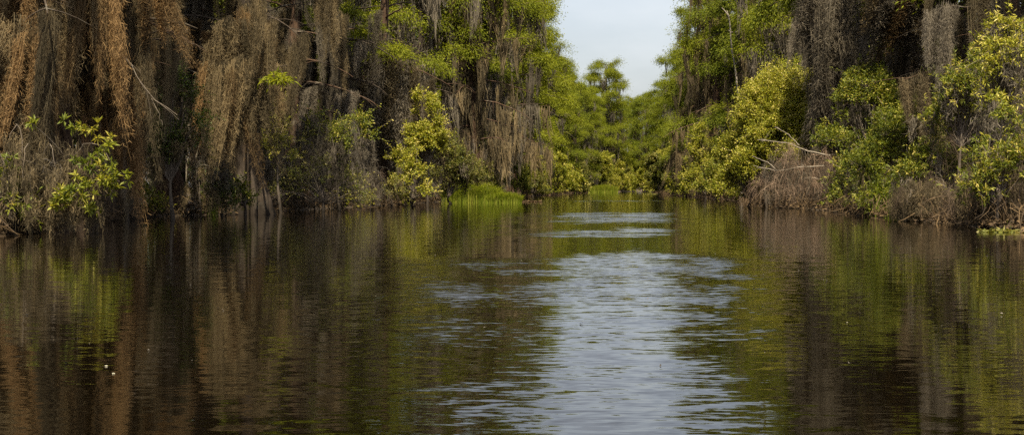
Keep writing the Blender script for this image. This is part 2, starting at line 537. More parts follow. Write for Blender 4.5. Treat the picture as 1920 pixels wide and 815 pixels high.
def add_drape(root, x, y, z, L, R, mat, wscale=1.0, which=None, label=None):
    k = int(R.integers(0, len(DR))) if which is None else which
    L0, me = DR[k]
    L = min(L, z - .12)
    s = L / L0
    o = put('moss_drape', me, root, (x - root.location.x, y - root.location.y, z - root.location.z), R.uniform(-.35, .35), (wscale * R.uniform(.8, 1.25), wscale, s))
    o.rotation_euler = (R.normal() * .04, R.normal(.075, .05), R.uniform(-.35, .35))
    o.material_slots[0].link = 'OBJECT'
    o.material_slots[0].material = M[mat]
    if label: o['label'] = label
    return o


G_TREE = 'cypress trees along the canal'


def tree_far(px, d, proto, label, H=19.0, rz=0.0, group=G_TREE, wide=1.0, xy=None):
    x, y = at(px, d) if xy is None else xy
    r = empty('cypress_tree', x, y, .05, rz)
    s = H / 19.0
    r.scale = (s * wide, s * wide, s)
    tag(r, label, 'tree', group)
    put('trunk', proto['trunk'], r); put('crown', proto['crown'], r)
    if proto['moss']: put('spanish_moss', proto['moss'], r)
    return r


def tree_near(px, d, proto, label, mats, n, lenr, seed, rz=0.0, extra=(), zmax=9.0, sz=1.0, nl=4):
    R = np.random.default_rng(seed)
    x, y = at(px, d)
    r = empty('cypress_tree', x, y, .05)
    tag(r, label, 'tree', G_TREE)
    put('trunk', proto['trunk'], r, rz=rz, scale=(1, 1, sz)); put('crown', proto['crown'], r, rz=rz, scale=(1, 1, sz))
    c, s = math.cos(rz), math.sin(rz)
    pts = []
    for l in proto['limbs']:
        if l[0, 2] * sz > zmax: continue
        for k in range(len(l) - 1):
            for f in (0, .33, .66):
                p = l[k] * (1 - f) + l[k + 1] * f
                q = np.array([x + c * p[0] - s * p[1], y + s * p[0] + c * p[1], p[2] * sz + .05])
                pts.append(q)
    pts = np.array(pts)
    # limbs reaching along the bank carry most of the moss
    mb = MB()
    for k in range(nl):
        a = R.uniform(0, 6.28); zz = R.uniform(4.2, 7.5)
        e = np.array([math.cos(a) * R.uniform(1.8, 3), math.sin(a) * R.uniform(1.2, 2.2), zz + R.uniform(-.2, .5)])
        pth = bez((0, 0, zz - .3), e * .5 + np.array([0, 0, .5 + zz * .5]), e, 9)
        pth += R.normal(size=pth.shape) * .04
        tube(mb, pth, np.linspace(.04, .010, 9), 6)
        for i in range(1, 9): pts = np.vstack([pts, [pth[i] + np.array([x, y, .05])] * 3])
    for (ex, ed, ez) in extra:
        tx, ty = at(ex, ed)
        e = np.array([tx - x, ty - y, ez])
        pth = bez((0, 0, ez - .5), (e[0] * .5, e[1] * .5, ez + .5), e, 8)
        tube(mb, pth, np.linspace(.05, .015, 8), 6)
        for i in range(2, 8): pts = np.vstack([pts, [pth[i] + np.array([x, y, .05])] * 4])
    put('limb', mb.mesh('limb', M['bark'], True), r)
    for k in range(n):
        p = pts[R.integers(0, len(pts))] + R.normal(size=3) * np.array([.03, .03, .02])
        L = R.uniform(*lenr)
        L = min(L, p[2] - R.uniform(.2, 1.6))
        if L < .5: continue
        add_drape(r, p[0], p[1], p[2] + .03, L, R, mats[R.integers(0, len(mats))], R.uniform(.75, 1.2))
    return r


def pxdrape(r, px, pyt, pyb, d, mat, seed, ws=1.0, which=None, label=None):
    R = np.random.default_rng(seed)
    x, y = at(px, d)
    zt, zb = zof(pyt, d), zof(pyb, d)
    return add_drape(r, x, y, zt, zt - zb, R, mat, ws, which, label)


sT, tT, gT = 'moss_sunlit', 'moss_tan', 'moss_grey'
t1 = tree_near(20, 29.5, NEAR[0], 'cypress at the left edge of the photo smothered in moss in a painted sunlit tone down to the water', [sT, sT, tT], 62, (1.2, 4.2), 1, .4)
t2 = tree_near(118, 32, NEAR[1], 'cypress behind the glossy rosette bush with a wide dark brown moss curtain', [sT, tT, tT], 60, (1.2, 4.0), 2, 1.3)
t3 = tree_near(215, 40.5, NEAR[0], 'cypress with a bare forked limb reaching down over its brown moss', [tT, tT, sT], 46, (1.0, 3.6), 3, 2.2)
t4 = tree_near(318, 48, NEAR[1], 'cypress behind the dark small leaved shrub with pale narrow moss strips', [tT, tT, gT], 48, (1.0, 3.2), 4, 3.0)
t5 = tree_near(470, 46.5, NEAR[0], 'cypress with the biggest tan moss tassels, its dark foot standing in the water', [tT, tT, sT], 32, (1.0, 2.6), 5, 3.9,
               extra=[(440, 42, 4.9), (505, 42.5, 5.5), (425, 42, 5.2)])
t6 = tree_near(560, 58, NEAR[1], 'cypress with black hollows between moss strips above the grey brushy mound', [tT, gT], 32, (1.0, 2.8), 6, .9)
t7 = tree_near(622, 63, NEAR[0], 'dark broad trunked cypress with one long grey tassel slanting to a point', [tT, gT, gT], 30, (1.0, 3.0), 7, 5.2, sz=1.15,
               extra=[(640, 56, 7.6)])
t8 = tree_near(725, 73, NEAR[1], 'cypress with a column of grey moss and a bright green spray halfway up', [gT, gT, tT], 34, (1.2, 4.0), 8, 2.0, sz=1.18)
R0 = np.random.default_rng(77)
# the large tassels over the dark water, left
for k, (px, a, b, w) in enumerate([(402, 95, 292, 1.0), (415, 120, 285, 1.1), (432, 100, 300, 1.2), (446, 110, 310, 1.3), (462, 90, 296, 1.2),
                                   (478, 105, 286, 1.2), (495, 70, 262, 1.0), (508, 20, 200, 1.0), (440, 20, 180, 1.4), (470, 0, 170, 1.2), (420, 60, 200, 1.3), (488, -30, 160, 1)]):
    pxdrape(t5, px, a, b, 42 + R0.uniform(-.6, .6), tT if k % 3 else sT, 100 + k, w * .95, 1 if k % 2 else 7, 'large tan moss tassel' if k == 3 else None)
for k, (px, a, b, w) in enumerate([(640, -60, 70, 1.1), (628, -50, 100, 1.0), (614, -60, 130, .9)]):
    pxdrape(t7, px, a, b, 55.5, gT, 130 + k, w * 1.1, 4)
for k, (px, a, b, w) in enumerate([(25, 0, 300, 1.4), (50, 60, 330, 1.6), (70, 150, 400, 1.6), (40, 220, 436, 1.5), (22, 280, 440, 1.5), (82, 40, 250, 1.2), (92, 0, 180, .8), (10, 120, 400, 1.4)]):
    pxdrape(t1, px, a, b, 28.2 + R0.uniform(-.5, .8), sT if k % 2 else tT, 150 + k, w * .85, (1, 4, 7)[k % 3])
for k, (px, a, b, w) in enumerate([(265, 60, 330, .8), (285, 90, 300, .9), (205, 130, 260, .6), (310, 60, 240, .8), (335, 30, 200, .7), (250, 230, 392, .9)]):
    pxdrape(t3, px, a, b, 37.5 + R0.uniform(-.5, .8), tT, 170 + k, w, 0)

L_T = [
    (785, 87, MOSSY[0], 'cypress wrapped in grey moss behind the tall bright bush on the left bank', 19, .3),
    (845, 92, MOSSY[0], 'grey moss curtained cypress left of the big reddish trunk', 19, 1.9),
    (890, 89, MOSSY[1], 'cypress with the big fluted reddish trunk above the bright sedge', 19.5, 4.0),
    (935, 102, MOSSY[0], 'moss heavy cypress directly behind the right end of the bright sedge', 19.5, 5.1),
    (962, 118, MOSSY[1], 'cypress whose tan moss hangs beside a crooked dark bare limb', 20, 2.6),
    (968, 131, FAR[2], 'tall cypress leaning its layered green sprays out against the sky on the left', 20, .5),
    (1000, 152, FAR[0], 'leafy cypress behind the rounded yellow brown shrub on the left bank', 18.4, 2.9),
    (1030, 174, FAR[2], 'pale green cypress stepping down the left skyline', 17.2, 4.4),
    (1056, 196, FAR[1], 'bushy cypress low on the left skyline with short moss', 17.4, 1.0),
    (1081, 222, FAR[2], 'light green cypress just left of the far isolated tall one', 17.3, 3.3),
    (1104, 238, FAR[0], 'small pale cypress half hidden at the foot of the far tall one', 17.3, 5.5),
    (1137, 252, FAR[0], 'far isolated tall cypress with a rounded crown and dark mossy middle', 23.2, .8),
    (1166, 300, FAR[1], 'grey mossed cypress closing the far end of the canal on the left', 19.5, 2.1),
    (1190, 318, FAR[0], 'cypress at the lowest dip of the skyline at the canal end', 21, 3.8),
    (1210, 285, FAR[1], 'mossy cypress right of the lowest dip of the skyline', 19.8, 1.2),
    (1247, 238, FAR[2], 'leafy cypress at the far end of the right bank skyline', 18.6, 5.0),
    (1277, 200, FAR[0], 'cypress with drooping green sprays second from the far end of the right skyline', 18.8, 2.4),
    (1300, 170, FAR[2], 'bright layered cypress halfway down the right skyline', 19.2, .2),
    (1324, 142, FAR[3], 'cypress with dark ragged moss right of the layered bright one', 20.0, 3.6),
    (1345, 124, MOSSY[1], 'tall cypress with brown moss standing left of the bleached snag', 20.5, 1.5),
    (1402, 112, FAR[1], 'cypress right of the bleached snag with a dark hollow below', 19.5, 4.8),
    (1448, 100, MOSSY[1], 'cypress with a dark trunk rising behind the big yellow bush', 19.5, 2.2),
    (1500, 88, MOSSY[0], 'cypress with flat green sprays above the big yellow bush', 19, 6.0),
]
for (px, d, p, lab, H, rz) in L_T:
    tree_far(px, d, p, lab, H, rz)

r1 = tree_near(1575, 67, NEAR[1], 'cypress with a long dark grey moss column hanging down to the yellow bush', [gT, gT, gT], 40, (1.2, 3.4), 41, .5, extra=[(1562, 60, 7.8)])
r2 = tree_near(1622, 66, NEAR[0], 'cypress with thin grey moss strips left of the thick orange edged columns', [gT, gT, tT], 36, (1.2, 3.2), 42, 2.7)
r3 = tree_near(1700, 60, NEAR[1], 'cypress with thick moss columns, one edged in painted sunlit orange, on the right bank', [gT, tT, gT], 50, (1.2, 3.2), 43, 4.2, extra=[(1680, 54, 7.5), (1725, 54, 7.5)])
r4 = tree_near(1862, 51, NEAR[0], 'cypress mostly hidden behind the large narrow leaved bush on the right', [gT, tT], 40, (1.0, 2.6), 44, 1.1, sz=.88, nl=2)
r5 = tree_near(1890, 43, NEAR[1], 'cypress at the right edge of the photo behind drooping brown twigs', [tT, gT], 44, (1.0, 3.4), 45, 5.0, sz=.78, nl=2)
for k, (px, a, b, w) in enumerate([(1520, -80, 120, 1.3), (1537, -60, 200, 1.3), (1552, -40, 260, 1.3), (1560, 60, 300, 1.1), (1566, -60, 180, 1.2), (1530, -90, 160, 1.2), (1548, 20, 280, 1.1), (1582, -80, 110, 1.0)]):
    pxdrape(r1, px + 14, a, b, 60.5 + R0.uniform(-.5, .5), gT, 200 + k, w * 2.0, 4 if k % 2 else 1, 'long grey moss column' if k == 2 else None)
for k, (px, a, b, w) in enumerate([(1665, -80, 105, 1.3), (1680, -70, 110, 1.4), (1692, -60, 108, 1.2), (1706, -50, 100, 1.2), (1718, -80, 102, 1.5), (1732, -70, 95, 1.3), (1655, -60, 60, 1)]):
    pxdrape(r3, px, a, b, 54 + R0.uniform(-.4, .4), [gT, gT, sT, sT, gT, gT, tT][k], 220 + k, w * 2.2, 1, 'moss column in a painted sunlit tone' if k == 3 else None)  # sunlit edge of the columns painted by the warmer moss colour
for k, (px, a, b, w) in enumerate([(715, 60, 250, 1.4), (735, 90, 300, 1.5), (750, 70, 290, 1.4), (722, 150, 330, 1.4), (760, 120, 280, 1.2), (705, 40, 200, 1.2)]):
    pxdrape(t8, px, a, b, 71 + R0.uniform(-.5, .5), gT if k % 2 else tT, 240 + k, w * 2.0, 1)


# bright sprays and bare limbs on single near trees
def spray(root, px, py, d, rr, n, seed, mat='cyp'):
    R = np.random.default_rng(seed)
    x, y = at(px, d); z = zof(py, d)
    c = np.array([x, y, z]) - np.array(root.location)
    mb = MB()
    m = 7 if rr > .8 else 1
    tips = c + R.normal(size=(m, 3)) * np.array([rr, rr, rr * .4]) * .5
    P, D = [], []
    for t in tips:
        off = R.normal(size=(n // m, 3)) * np.array([rr, rr, rr * .35]) * .45
        off[:, 2] -= .5 * (off[:, 0] ** 2 + off[:, 1] ** 2)
        P.append(t + off); D.append(off + R.normal(size=off.shape) * .25 + np.array([0, 0, -.15]))
    P = np.concatenate(P); D = np.concatenate(D)
    leaves(mb, P, D, R.uniform(.12, .24, len(P)), R.uniform(.03, .055, len(P)), R, np.clip(R.normal(.6, .2, len(P)), 0, 1))
    put('leafy_spray', mb.mesh('leafy_spray', M[mat]), root)
    b = MB()
    tube(b, bez((0, 0, c[2] - .2), (c[0] * .5, c[1] * .5, c[2] + .2), c, 7), np.linspace(.05, .015, 7), 5)
    put('limb', b.mesh('limb', M['bark'], True), root)


spray(t8, 742, 92, 70, .95, 1500, 1)
spray(t8, 700, 45, 71, .7, 600, 2, 'cyp2')
spray(t5, 500, 150, 41.5, .4, 260, 3)
spray(t7, 668, 30, 62, .6, 420, 4, 'cyp2')
spray(t6, 690, 60, 62, .5, 360, 5)


def limb_line(root, name, pts, d, r0_, r1_, mat, twigs=0, seed=0, label=None):
    R = np.random.default_rng(seed)
    q = []
    for (px, py, *dd) in pts:
        e = d + (dd[0] if dd else 0)
        x, y = at(px, e); q.append((x, y, zof(py, e)))
    q = np.array(q) - np.array(root.location)
    s = np.concatenate([[0], np.cumsum(np.linalg.norm(np.diff(q, axis=0), axis=1))])
    u = np.linspace(0, s[-1], 14)
    P = np.stack([np.interp(u, s, q[:, a]) for a in range(3)], 1)
    P[1:-1] += R.normal(size=(12, 3)) * .012
    mb = MB()
    tube(mb, P, np.linspace(r0_, r1_, 14), 6)
    for k in range(twigs):
        i = R.integers(3, 13)
        dr = nrm(P[i] - P[i - 1] + R.normal(size=3) * np.array([.15, .15, .15]) * s[-1] / 8)
        l = R.uniform(.15, .5) * s[-1] * .35
        tube(mb, bez(P[i], P[i] + dr * l * .5 + np.array([0, 0, .05 * l]), P[i] + dr * l + R.normal(size=3) * .1 * l, 5), np.linspace(r1_ * 1.2, r1_ * .4, 5), 4)
    o = put(name, mb.mesh(name, M[mat], True), root)
    if label: o['label'] = label
    return o


limb_line(t3, 'bare_limb', [(150, -60), (180, 25), (215, 85), (250, 125), (285, 185), (333, 216)], 30.5, .022, .006, 'stem', 5, 1, 'bare forked limb slanting down')
limb_line(t3, 'bare_limb', [(285, 185), (300, 215), (305, 235)], 30.5, .009, .005, 'stem', 0, 2)
limb_line(t3, 'bare_limb', [(150, 10), (190, 60), (215, 95), (245, 120)], 31, .02, .012, 'stem', 3, 3)


# ------------------------------------------------------------------ second rows and woods
def second_row():
    R = np.random.default_rng(303)
    labs = {0: 'moss hung cypress in the shade behind the front row of the left bank',
            1: 'moss hung cypress in the shade behind the front row of the right bank'}
    for side in (0, 1):
        y = 30.0
        while y < 300:
            off = R.uniform(4.5, 8.5)
            x = float(xl(y)) - off if side == 0 else float(xr(y)) + off
            p = (MOSSY + FAR)[R.integers(0, 6)]
            px = CX + x / y * F
            if -250 < px < 2170:
                r = tree_far(0, 0, p, labs[side], R.uniform(16.5, 19), R.uniform(0, 6.28),
                             'second row cypresses of the left bank' if side == 0 else 'second row cypresses of the right bank', xy=(x, y))
            y += R.uniform(5.5, 8.5) * (1 + y / 220)


second_row()


def woods():
    R = np.random.default_rng(404)
    lv, ms, tk = MB(), MB(), MB()
    pts = []
    for side in (0, 1):
        for off in (10, 14, 19, 26, 34):
            y = 22.0
            while y < 330:
                o = off + R.uniform(-2, 2)
                x = float(xl(min(y, 312))) - o if side == 0 else float(xr(min(y, 312))) + o
                px = CX + x / y * F
                if -420 < px < 2340: pts.append((x, y))
                y += R.uniform(3.5, 6) * (1 + y / 200)
    for k in range(60):
        pts.append((R.uniform(0, 75), R.uniform(326, 370)))
    pts = np.array(pts)
    n = len(pts)
    HH = R.uniform(13, 17.5, n)
    for (x, y), h in zip(pts, HH):
        zz = np.linspace(0, h, 6)
        tube(tk, np.stack([x + R.normal(size=6) * .08, y + R.normal(size=6) * .08, zz], 1), np.linspace(.3, .04, 6), 6)
    m = 420
    idx = np.repeat(np.arange(n), m)
    N = len(idx)
    u = R.uniform(0, 1, N)
    z = 2.5 + (HH[idx] - 2.5) * u
    rr = 2.4 * np.sqrt(R.uniform(0, 1, N)) * (1 - .5 * u)
    a = R.uniform(0, 6.28, N)
    P = np.stack([pts[idx, 0] + rr * np.cos(a), pts[idx, 1] + rr * np.sin(a), z], 1)
    leaves(lv, P, R.normal(size=(N, 3)), R.uniform(.35, .75, N), R.uniform(.14, .3, N), R, R.uniform(0, 1, N))
    m = 90
    idx = np.repeat(np.arange(n), m); N = len(idx)
    a = R.uniform(0, 6.28, N); rr = 2.2 * np.sqrt(R.uniform(0, 1, N))
    P = np.stack([pts[idx, 0] + rr * np.cos(a), pts[idx, 1] + rr * np.sin(a), R.uniform(.1, 3.2, N)], 1)
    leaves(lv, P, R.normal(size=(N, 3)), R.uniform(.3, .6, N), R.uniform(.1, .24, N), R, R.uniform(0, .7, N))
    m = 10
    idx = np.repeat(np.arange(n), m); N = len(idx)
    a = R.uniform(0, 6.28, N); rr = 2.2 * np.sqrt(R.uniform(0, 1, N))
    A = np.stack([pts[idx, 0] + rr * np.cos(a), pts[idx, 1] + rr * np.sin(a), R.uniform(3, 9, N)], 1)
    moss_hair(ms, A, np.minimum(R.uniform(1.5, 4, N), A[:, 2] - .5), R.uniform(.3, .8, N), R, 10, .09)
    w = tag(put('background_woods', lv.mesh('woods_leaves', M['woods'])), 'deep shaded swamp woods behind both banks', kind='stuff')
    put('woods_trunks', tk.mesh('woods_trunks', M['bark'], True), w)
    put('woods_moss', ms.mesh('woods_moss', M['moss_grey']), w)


woods()


# ------------------------------------------------------------------ shrubs
def shrub(px, d, wpx, pytop, mat, label, seed, leafL=.11, leafW=.04, dens=1.0, dep=None, name='shrub', zb=.15, pyb=None, style='bush',
          twigs=0, twigmat='twig', lobes=11, group='shrubs along the canal banks', nleaf=11, droop=0.0, moss=None, ragged=1.0):
    R = np.random.default_rng(seed)
    x, y = at(px, d)
    W = wpx / F * d; H = zof(pytop, d)
    z0 = zb if pyb is None else max(.15, zof(pyb, d))
    D = dep if dep else min(W, 2.6)
    r = empty('shrub' if name is None else name, x, y, .08)
    tag(r, label, 'shrub', group)
    fol, st = MB(), MB()
    hz = (H - z0)
    cc, rr = [], []
    fork = np.array([R.normal() * W * .05, R.normal() * .1, max(.25, z0 * .85)])
    lobes = int(lobes * 2.0)
    ph = R.uniform(0, 6.28, 4)
    for k in range(lobes):
        lr = R.uniform(.085, .19) * min(W, hz) * R.uniform(.7, 1.25)
        u = R.uniform(-1, 1); zz = R.uniform(0, 1) ** .85
        top = .74 + .16 * math.sin(3.1 * u + ph[0]) + .12 * math.sin(7.3 * u + ph[1])
        top *= 1 - .45 * abs(u) ** 3
        wid_ = 1 - .35 * zz ** 2 + .12 * math.sin(5 * zz + ph[2])
        dy = R.uniform(-1, .6) * (1 - .5 * zz)
        cc.append(np.array([u * wid_ * max(W / 2 - lr * .6, .1), dy * max(D / 2 - lr * .5, .1), z0 + lr * .5 + max(hz * min(top, 1.0) - lr * .9, .1) * zz])); rr.append(lr)
    cc = np.array(cc); rr = np.array(rr)
    area = (4 * math.pi * rr ** 2)
    ncl = np.maximum(4, (area * 13 * dens)).astype(int)
    P, D_, RN = [], [], []
    for k in range(lobes):
        n = ncl[k]
        v = nrm(R.normal(size=(n, 3)))
        v[:, 2] = np.where((v[:, 2] < -.2) & (R.uniform(size=n) < .7), -v[:, 2], v[:, 2])
        v = nrm(v)
        c = cc[k] + v * rr[k] * R.uniform(.55, 1.15 * ragged, (n, 1))
        c[:, 2] = np.maximum(c[:, 2], .12)
        # a stem to the lobe, twigs to its clusters
        if k == 0:
            tube(st, bez((fork[0] * .3, .1, -.15), (fork[0] * 1.5, .1, fork[2] * .5), fork, 7), np.linspace(.03 + .02 * hz ** .5, .03, 7), 7)
        sp = bez(fork, np.array([fork[0] * .5 + cc[k][0] * .5, fork[1], cc[k][2] * .8 + fork[2] * .2]), cc[k], 8)
        tube(st, sp + np.concatenate([[[0, 0, 0]], R.normal(size=(7, 3)) * .03]), np.linspace(.010 + .009 * hz ** .5, .007, 8), 5)
        sel = R.uniform(size=n) < .5
        q = c[sel]
        if len(q):
            Pm = np.stack([np.repeat(cc[k][None], len(q), 0), (q + cc[k]) / 2 + R.normal(size=q.shape) * .06, q], 1)
            ribbons(st, Pm, np.array([[.014, .010, .006]]) * np.ones((len(q), 1)), nrm(R.normal(size=q.shape)), np.full(len(q), .5))
        nl = nleaf
        idx = np.repeat(np.arange(n), nl)
        ax = nrm(v + np.array([0, 0, .6 - droop]) + R.normal(size=v.shape) * .4)[idx]
        if style == 'rosette':
            dirs = nrm(ax * R.uniform(.1, .8, (len(idx), 1)) + R.normal(size=(len(idx), 3)) * .75)
            pos = c[idx] + dirs * .015 + ax * R.uniform(-.05, .02, (len(idx), 1))
        else:
            dirs = nrm(ax * .7 + R.normal(size=(len(idx), 3)) * .7)
            pos = c[idx] - ax * R.uniform(0, .26, (len(idx), 1)) + R.normal(size=(len(idx), 3)) * .065
        # long leafy shoots break the outline
        ns = int(R.integers(2, 6))
        v2 = nrm(R.normal(size=(ns, 3)) + np.array([0, 0, .5 - droop])); sl_ = R.uniform(.25, .75, ns) * (.55 + .5 * rr[k])
        tt = np.repeat(np.linspace(.0, 1, 14)[None], ns, 0)
        bpos = cc[k] + v2 * rr[k] * .85
        curve = R.normal(size=(ns, 3)) * .25
        sh = bpos[:, None] + v2[:, None] * (sl_[:, None] * tt)[..., None] + curve[:, None] * (sl_[:, None] * tt ** 2)[..., None]
        ribbons(st, sh[:, ::4], np.full((ns, 4), .010), nrm(R.normal(size=(ns, 3))), np.full(ns, .5))
        shp = sh.reshape(-1, 3)
        P.append(shp); D_.append(nrm(np.repeat(v2, 14, 0) * .5 + R.normal(size=shp.shape) * .8))
        RN.append(np.clip(R.uniform(.3, .9, ns).repeat(14) + R.normal(size=len(shp)) * .15, 0, 1))
        P.append(pos); D_.append(dirs)
        RN.append(np.clip(R.uniform(0.1, .75, n)[idx] + R.normal(size=len(idx)) * .21, 0, 1))
    P = np.concatenate(P); D_ = np.concatenate(D_); RN = np.concatenate(RN)
    P[:, 2] = np.maximum(P[:, 2], .03)
    n = len(P)
    leaves(fol, P, D_, leafL * R.uniform(.65, 1.3, n), leafW * R.uniform(.7, 1.25, n), R, RN)
    put('foliage', fol.mesh('foliage', M[mat]), r)
    put('stems', st.mesh('stems', M['stem'], True), r)
    if twigs:
        put('dry_twigs', brush_mesh(W * 1.0, hz * .85, D, twigs, R, twigmat), r)
    if moss:
        mb = MB()
        k = moss
        j = R.integers(0, len(P), k)
        A = P[j]; A = A[A[:, 2] > .9]
        moss_hair(mb, A, np.minimum(R.uniform(.3, 1.1, len(A)), A[:, 2] - .1), R.uniform(.15, .4, len(A)), R, 14, .016, curls=len(A) * 90, curl_len=.12, curl_w=.018)
        put('spanish_moss', mb.mesh('spanish_moss', M['moss_grey'] if px > 480 else M['moss_tan']), r)
    return r


def brush_mesh(W, H, D, n, R, mat, hang=.75, wid=.009):
    """thin dry twigs hanging in loose bunches from arched arms"""
    mb = MB()
    K = 7
    na = max(6, n // 34)
    S = []
    for k in range(na):
        bx = R.uniform(-.5, .5) * W * .8
        ex = np.clip(bx + R.normal() * W * .22, -W * .55, W * .55)
        hh = H * R.uniform(.35, 1.05) * (1 - .5 * abs(ex / W) ** 1.5)
        e = np.array([ex, R.uniform(-.55, .35) * D, hh * R.uniform(.45, .95)])
        p = bez((bx * .7, R.uniform(-.2, .3) * D, H * .15), (bx * .8 + ex * .2, e[1] * .5, hh * 1.3), e, 12)
        p += np.cumsum(R.normal(size=p.shape), 0) * .02
        if k % 2 == 0:
            tube(mb, p, np.linspace(wid * 1.1, wid * .4, 12), 4, R.uniform())
        S.append(p)
    S = np.array(S)
    ia = R.integers(0, na, n)
    ta = 11 * R.uniform(.15, 1, n) ** .7
    k0 = np.minimum(ta.astype(int), 10); fr = (ta - k0)[:, None]
    P0 = S[ia, k0] * (1 - fr) + S[ia, k0 + 1] * fr
    tang = nrm(S[ia, k0 + 1] - S[ia, k0])
    d = nrm(tang * R.uniform(.2, 1, (n, 1)) + R.normal(size=(n, 3)) * .65)
    ln = (R.uniform(.25, 1.0, n) * min(1.5, H * .55) * R.uniform(.5, 1.2, na)[ia])[:, None]
    t = np.linspace(0, 1, K)[None]
    g = hang * R.uniform(.3, 1.3, (n, 1))
    P = np.zeros((n, K, 3))
    for c in range(3):
        P[..., c] = P0[:, c:c + 1] + d[:, c:c + 1] * ln * t * (1 - .4 * t)
    P[..., 2] -= ln * g * t ** 1.7
    P += np.cumsum(R.normal(size=P.shape), 1) * .018
    P[..., 2] = np.maximum(P[..., 2], .02)
    tone = R.uniform(0, 1, na)[ia] * .5 + R.uniform(0, .5, n)
    ribbons(mb, P, wid * R.uniform(.5, 1.4, (n, 1)) * (1 - .7 * t), nrm(R.normal(size=(n, 3))), tone)
    m = n * 3
    i = R.integers(0, n, m); k = R.integers(1, K, m)
    C = P[i, k]
    d = nrm(R.normal(size=(m, 3)) * .9 + np.array([0, 0, -.5]))
    l = R.uniform(.08, .4, m)[:, None]
    Q = np.stack([C, C + d * l * .5 + R.normal(size=(m, 3)) * .03, C + d * l + R.normal(size=(m, 3)) * .06 - np.array([0, 0, .04])], 1)
    Q[..., 2] = np.maximum(Q[..., 2], .02)
    ribbons(mb, Q, wid * .7 * R.uniform(.6, 1.2, (m, 1)) * np.array([[1, .8, .4]]), nrm(R.normal(size=(m, 3))), np.clip(tone[i] + R.normal(size=m) * .1, 0, 1))
    return mb.mesh('dry_twigs', M[mat])


def brush(px, d, wpx, pytop, n, mat, label, seed, dep=2.0, arms=8, fuzz=0, group='twiggy leafless brush on the banks'):
    R = np.random.default_rng(seed)
    x, y = at(px, d); W = wpx / F * d; H = zof(pytop, d)
    r = empty('dry_brush', x, y, .05)
    tag(r, label, 'brush', group)
    put('twigs', brush_mesh(W, H, dep, n, R, mat), r)
    mb = MB()
    for k in range(arms):
        a = R.uniform(-1, 1) * W * .45
        h = H * R.uniform(.55, 1)
        e = np.array([a * 1.1, R.uniform(-.5, .1) * dep, h * R.uniform(.3, .75)])
        tube(mb, bez((a * .25, 0, -.1), (a * .6, e[1] * .4, h * 1.45), e, 11) + np.concatenate([[[0, 0, 0]], R.normal(size=(10, 3)) * .025]), np.linspace(.017, .004, 11), 5)
    put('stems', mb.mesh('stems', M['stem'], True), r)
    if fuzz:
        mb = MB()
        a = R.uniform(0, 6.28, fuzz); q = np.sqrt(R.uniform(0, 1, fuzz))
        A = np.stack([np.cos(a) * q * W * .45, np.sin(a) * q * dep * .45, H * R.uniform(.3, .95, fuzz) * (1 - .3 * q ** 2)], 1)
        moss_hair(mb, A, np.minimum(R.uniform(.35, 1.5, fuzz), A[:, 2] - .04), R.uniform(.12, .38, fuzz), R, 12, .011, curls=fuzz * 170, curl_len=.07, curl_w=.010)
        put('spanish_moss', mb.mesh('spanish_moss', M['moss_tan'] if px < 480 or px > 1600 else M['moss_grey']), r)
    return r


def rosette_bush():
    R = np.random.default_rng(2)
    d0 = 26.8
    x0, y0 = at(178, 28.2)
    r = empty('shrub', x0, y0, .08)
    tag(r, 'bush of glossy green leaf rosettes over the water at far left', 'shrub', 'shrubs along the canal banks')
    spots = [(138, 232), (168, 236), (206, 269), (198, 262), (191, 284), (151, 298), (159, 312), (174, 294), (191, 320), (212, 307), (141, 328), (147, 348), (103, 357), (110, 366),
             (115, 378), (127, 366), (165, 387), (153, 375), (209, 351), (224, 340), (212, 357), (170, 352), (133, 372), (172, 392), (108, 386), (220, 325), (196, 336), (140, 356), (60, 232), (8, 292)]
    fol, st = MB(), MB()
    P, D, RN = [], [], []
    fork = np.array([0, 0, .5])
    tube(st, bez((0, 0, -.2), (.1, 0, .2), fork, 5), np.linspace(.035, .025, 5), 6)
    for px, py in spots:
        d = d0 + R.uniform(-.35, .5)
        x, y = at(px, d); c = np.array([x - x0, y - y0, zof(py, d) - .08])
        tube(st, bez(fork, fork * .5 + c * .5 + np.array([0, 0, .35]), c, 9), np.linspace(.014, .005, 9), 5)
        tone = R.uniform(.25, .95)
        for q in range(int(R.integers(2, 5))):
            cc = c + R.normal(size=3) * np.array([.09, .09, .055])
            ax = nrm(np.array([R.normal() * .4, -.55 + R.normal() * .3, .75]))
            n = 13
            dirs = nrm(ax * R.uniform(-.05, .75, (n, 1)) + R.normal(size=(n, 3)) * .8)
            P.append(cc + dirs * .012); D.append(dirs); RN.append(np.clip(tone + R.normal(size=n) * .14, 0, 1))
    P = np.concatenate(P); D = np.concatenate(D); RN = np.concatenate(RN); n = len(P)
    leaves(fol, P, D, R.uniform(.10, .17, n), R.uniform(.034, .05, n), R, RN)
    put('foliage', fol.mesh('foliage', M['grn']), r); put('stems', st.mesh('stems', M['stem'], True), r)


# left bank
brush(60, 27.6, 330, 225, 70, 'twig_grey', 'tangle of grey arching dead twigs and moss at the lower left of the photo', 1, 1.8, 9, 170)
rosette_bush()
shrub(20, 27.2, 70, 270, 'grn', 'small green leafed sprig at the left edge among dead twigs', 3, .13, .04, .35, .8, style='rosette', lobes=4)
shrub(325, 39.6, 160, 75, 'drk', 'tall dark small leaved shrub among the moss left of the biggest tassels', 4, .075, .036, 1.0, 2.0, pyb=335, lobes=14, moss=30)
shrub(238, 38, 90, 60, 'drk', 'dark green leafy shoots behind the bare forked limb', 5, .10, .045, .5, 1.6, pyb=240, lobes=7)
brush(385, 44, 90, 270, 250, 'twig_grey', 'dim grey brush under the biggest moss tassels', 6, 1.2, 4, 30)
shrub(415, 44.5, 80, 300, 'drk', 'low dark shrub at the waterline below the biggest moss tassels', 7, .12, .04, .5, 1.2, lobes=6)
